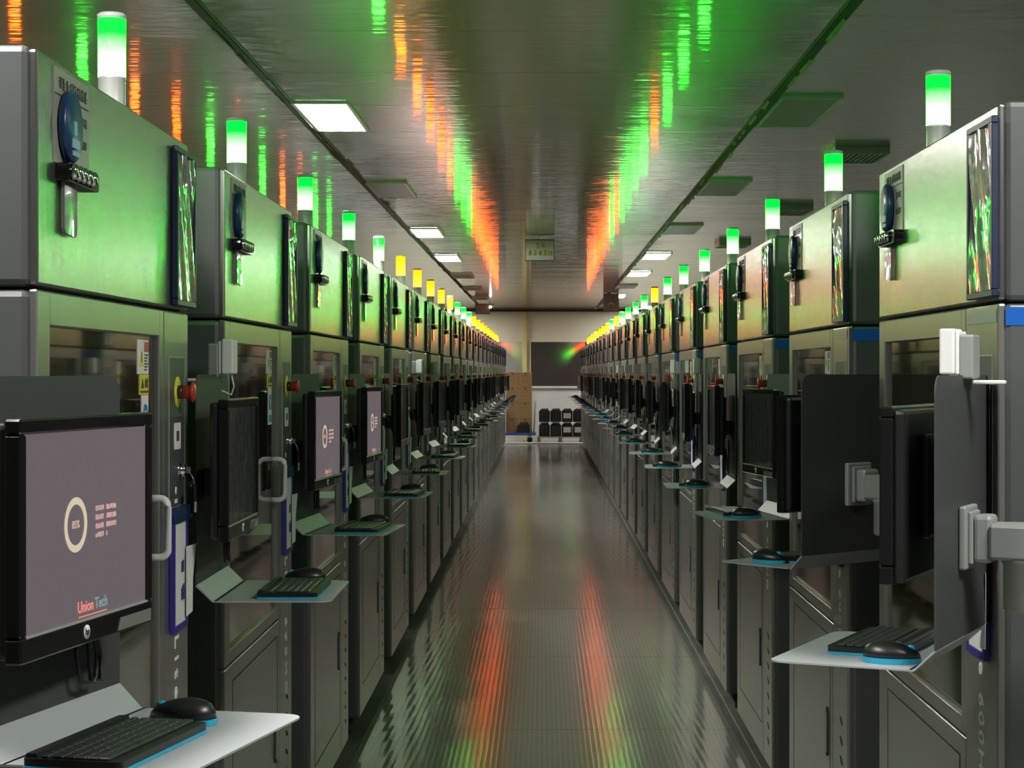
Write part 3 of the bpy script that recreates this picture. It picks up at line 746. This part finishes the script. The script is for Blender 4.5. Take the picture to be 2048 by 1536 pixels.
# ------------------------------------------------------------------ goods at the far end
def carton(x, y, z, w_, h_, lab):
    o_ = MB(); o_.box(-w_/2, w_/2, -.18, .18, 0, h_, 'card', .004, 1); o_.box(-.025, .025, -.1815, -.180, h_-.06, h_-.001, 'tape')
    t = empty('cardboard_box', (x, y, z)); o_.build('carton', t)
    mk = MB()
    for a in (-1, 1):
        for q in (0, 1): mk.box(a*.045-.010, a*.045+.010, -.1825, -.180, h_*.40+q*.10, h_*.40+.025+q*.10, 'tape')
    mk.build('printed_mark', t)
    return tag(t, lab, 'box', 'cardboard boxes stacked on the blue trolley')
YT = 44.0
DK = .235
zt = DK
hts = [.32, .36, .36, .345]
for cx, w_, nm in ((-.684, .285, 'left'), (-.385, .30, 'right')):
    z = DK
    for k, h_ in enumerate(hts):
        carton(cx, YT+.12, z, w_, h_-.004, 'brown cardboard box in the %s stack on the blue trolley, %s' % (nm, ['bottom of four', 'second from the bottom', 'third from the bottom', 'topmost'][k])); z += h_
t = empty('platform_trolley', (0, YT, 0))
mb = MB(); mb.prism(rrect(-1.15, -.14, -.32, .32, .06), 'xy', .175, DK-.001, 'trolley_blue', .006); mb.build('deck', t)
mb = MB()
pts = [(-.19, -.28, DK), (-.17, -.28, .50), (-.15, -.28, .88), (-.16, -.24, .95), (-.16, .24, .95), (-.15, .28, .88), (-.17, .28, .50), (-.19, .28, DK)]
mb.tube(pts, .016, 'steel', 8); mb.tube([(-.16, -.28, .62), (-.16, .28, .62)], .012, 'steel', 8); mb.build('push_handle', t)
for x in (-1.0, -.28):
    for y in (-.24, .24):
        mb = MB(); mb.lathe([(.055, -.018), (.06, -.010), (.06, .010), (.055, .018)], (x, y, .062), 'y', 'rubber', 18); mb.box(x-.03, x+.03, y-.026, y+.026, .12, .174, 'steel'); mb.build('wheel', t)
tag(t, 'blue-decked platform trolley loaded with cardboard boxes', 'trolley')
def jug(x, y, z, lab, label_x=None, name='resin_jug', grp=None, h_=.315, w_=.25, d_=.25):
    t = empty(name, (x, y, z))
    mb = MB(); mb.box(-w_/2, w_/2, -d_/2, d_/2, 0, h_-.045, 'jug', .03, 3); mb.prism([(-w_*.42, h_-.06), (w_*.42, h_-.06), (w_*.36, h_-.02), (-w_*.36, h_-.02)], 'xz', -d_*.36, d_*.36, 'jug', .008)
    mb.build('body', t)
    mb = MB(); mb.tube([(-w_*.25, 0, h_-.025), (-w_*.22, 0, h_-.008), (w_*.1, 0, h_-.008), (w_*.12, 0, h_-.025)], .008, 'jug', 8); mb.build('carry_handle', t)
    mb = MB(); mb.lathe([(.022, h_-.022), (.022, h_-.001)], (w_*.25, 0, 0), 'z', 'black', 14); mb.build('cap', t)
    if label_x is not None:
        mb = MB(); mb.box(label_x-.085, label_x+.085, -d_/2-.0025, -d_/2-.0003, h_*.28, h_*.66, 'paper'); mb.build('label', t)
    return tag(t, lab, 'jug', grp)
PZ = .152
t = empty('pallet', (.42, YT, 0))
mb = MB()
for q in range(5): mb.box(-.52, .52, -.38+.155*q, -.26+.155*q, .125, .150, 'wood')
mb.build('deck_boards', t)
for q, x in enumerate((-.49, 0, .49)):
    mb = MB(); mb.box(x-.04, x+.04, -.38, .38, .02, .125, 'wood'); mb.box(x-.05, x+.05, -.38, .38, .0, .02, 'wood'); mb.build('bearer', t)
tag(t, 'low pale wooden pallet under the black jugs at the far end', 'pallet')
cols_ = [('left end', .075), ('second from the left', .335), ('third from the left', .595), ('right end', .855)]
for lev in range(2):
    for k, (nm, x) in enumerate(cols_):
        lb = 0.0 if (k == 2 or (k == 3 and lev == 0)) else None
        jug(x-.02, YT-.1, PZ+lev*.322, 'black plastic jug%s, %s layer, %s of the pallet stack' % (' with white label' if lb is not None else '', 'lower' if lev == 0 else 'upper', nm), lb, grp='black jugs on the pallet')
for lev in range(2):
    jug(-.98, YT-.17, DK+lev*.322, 'black labelled jug at the left end of the blue trolley, %s' % ('lower' if lev == 0 else 'upper'), .06, grp='black jugs on the trolley')
jug(-.42, YT-.20, DK, 'small black canister in front of the right-hand cartons', None, name='canister', h_=.24, w_=.28, d_=.2)
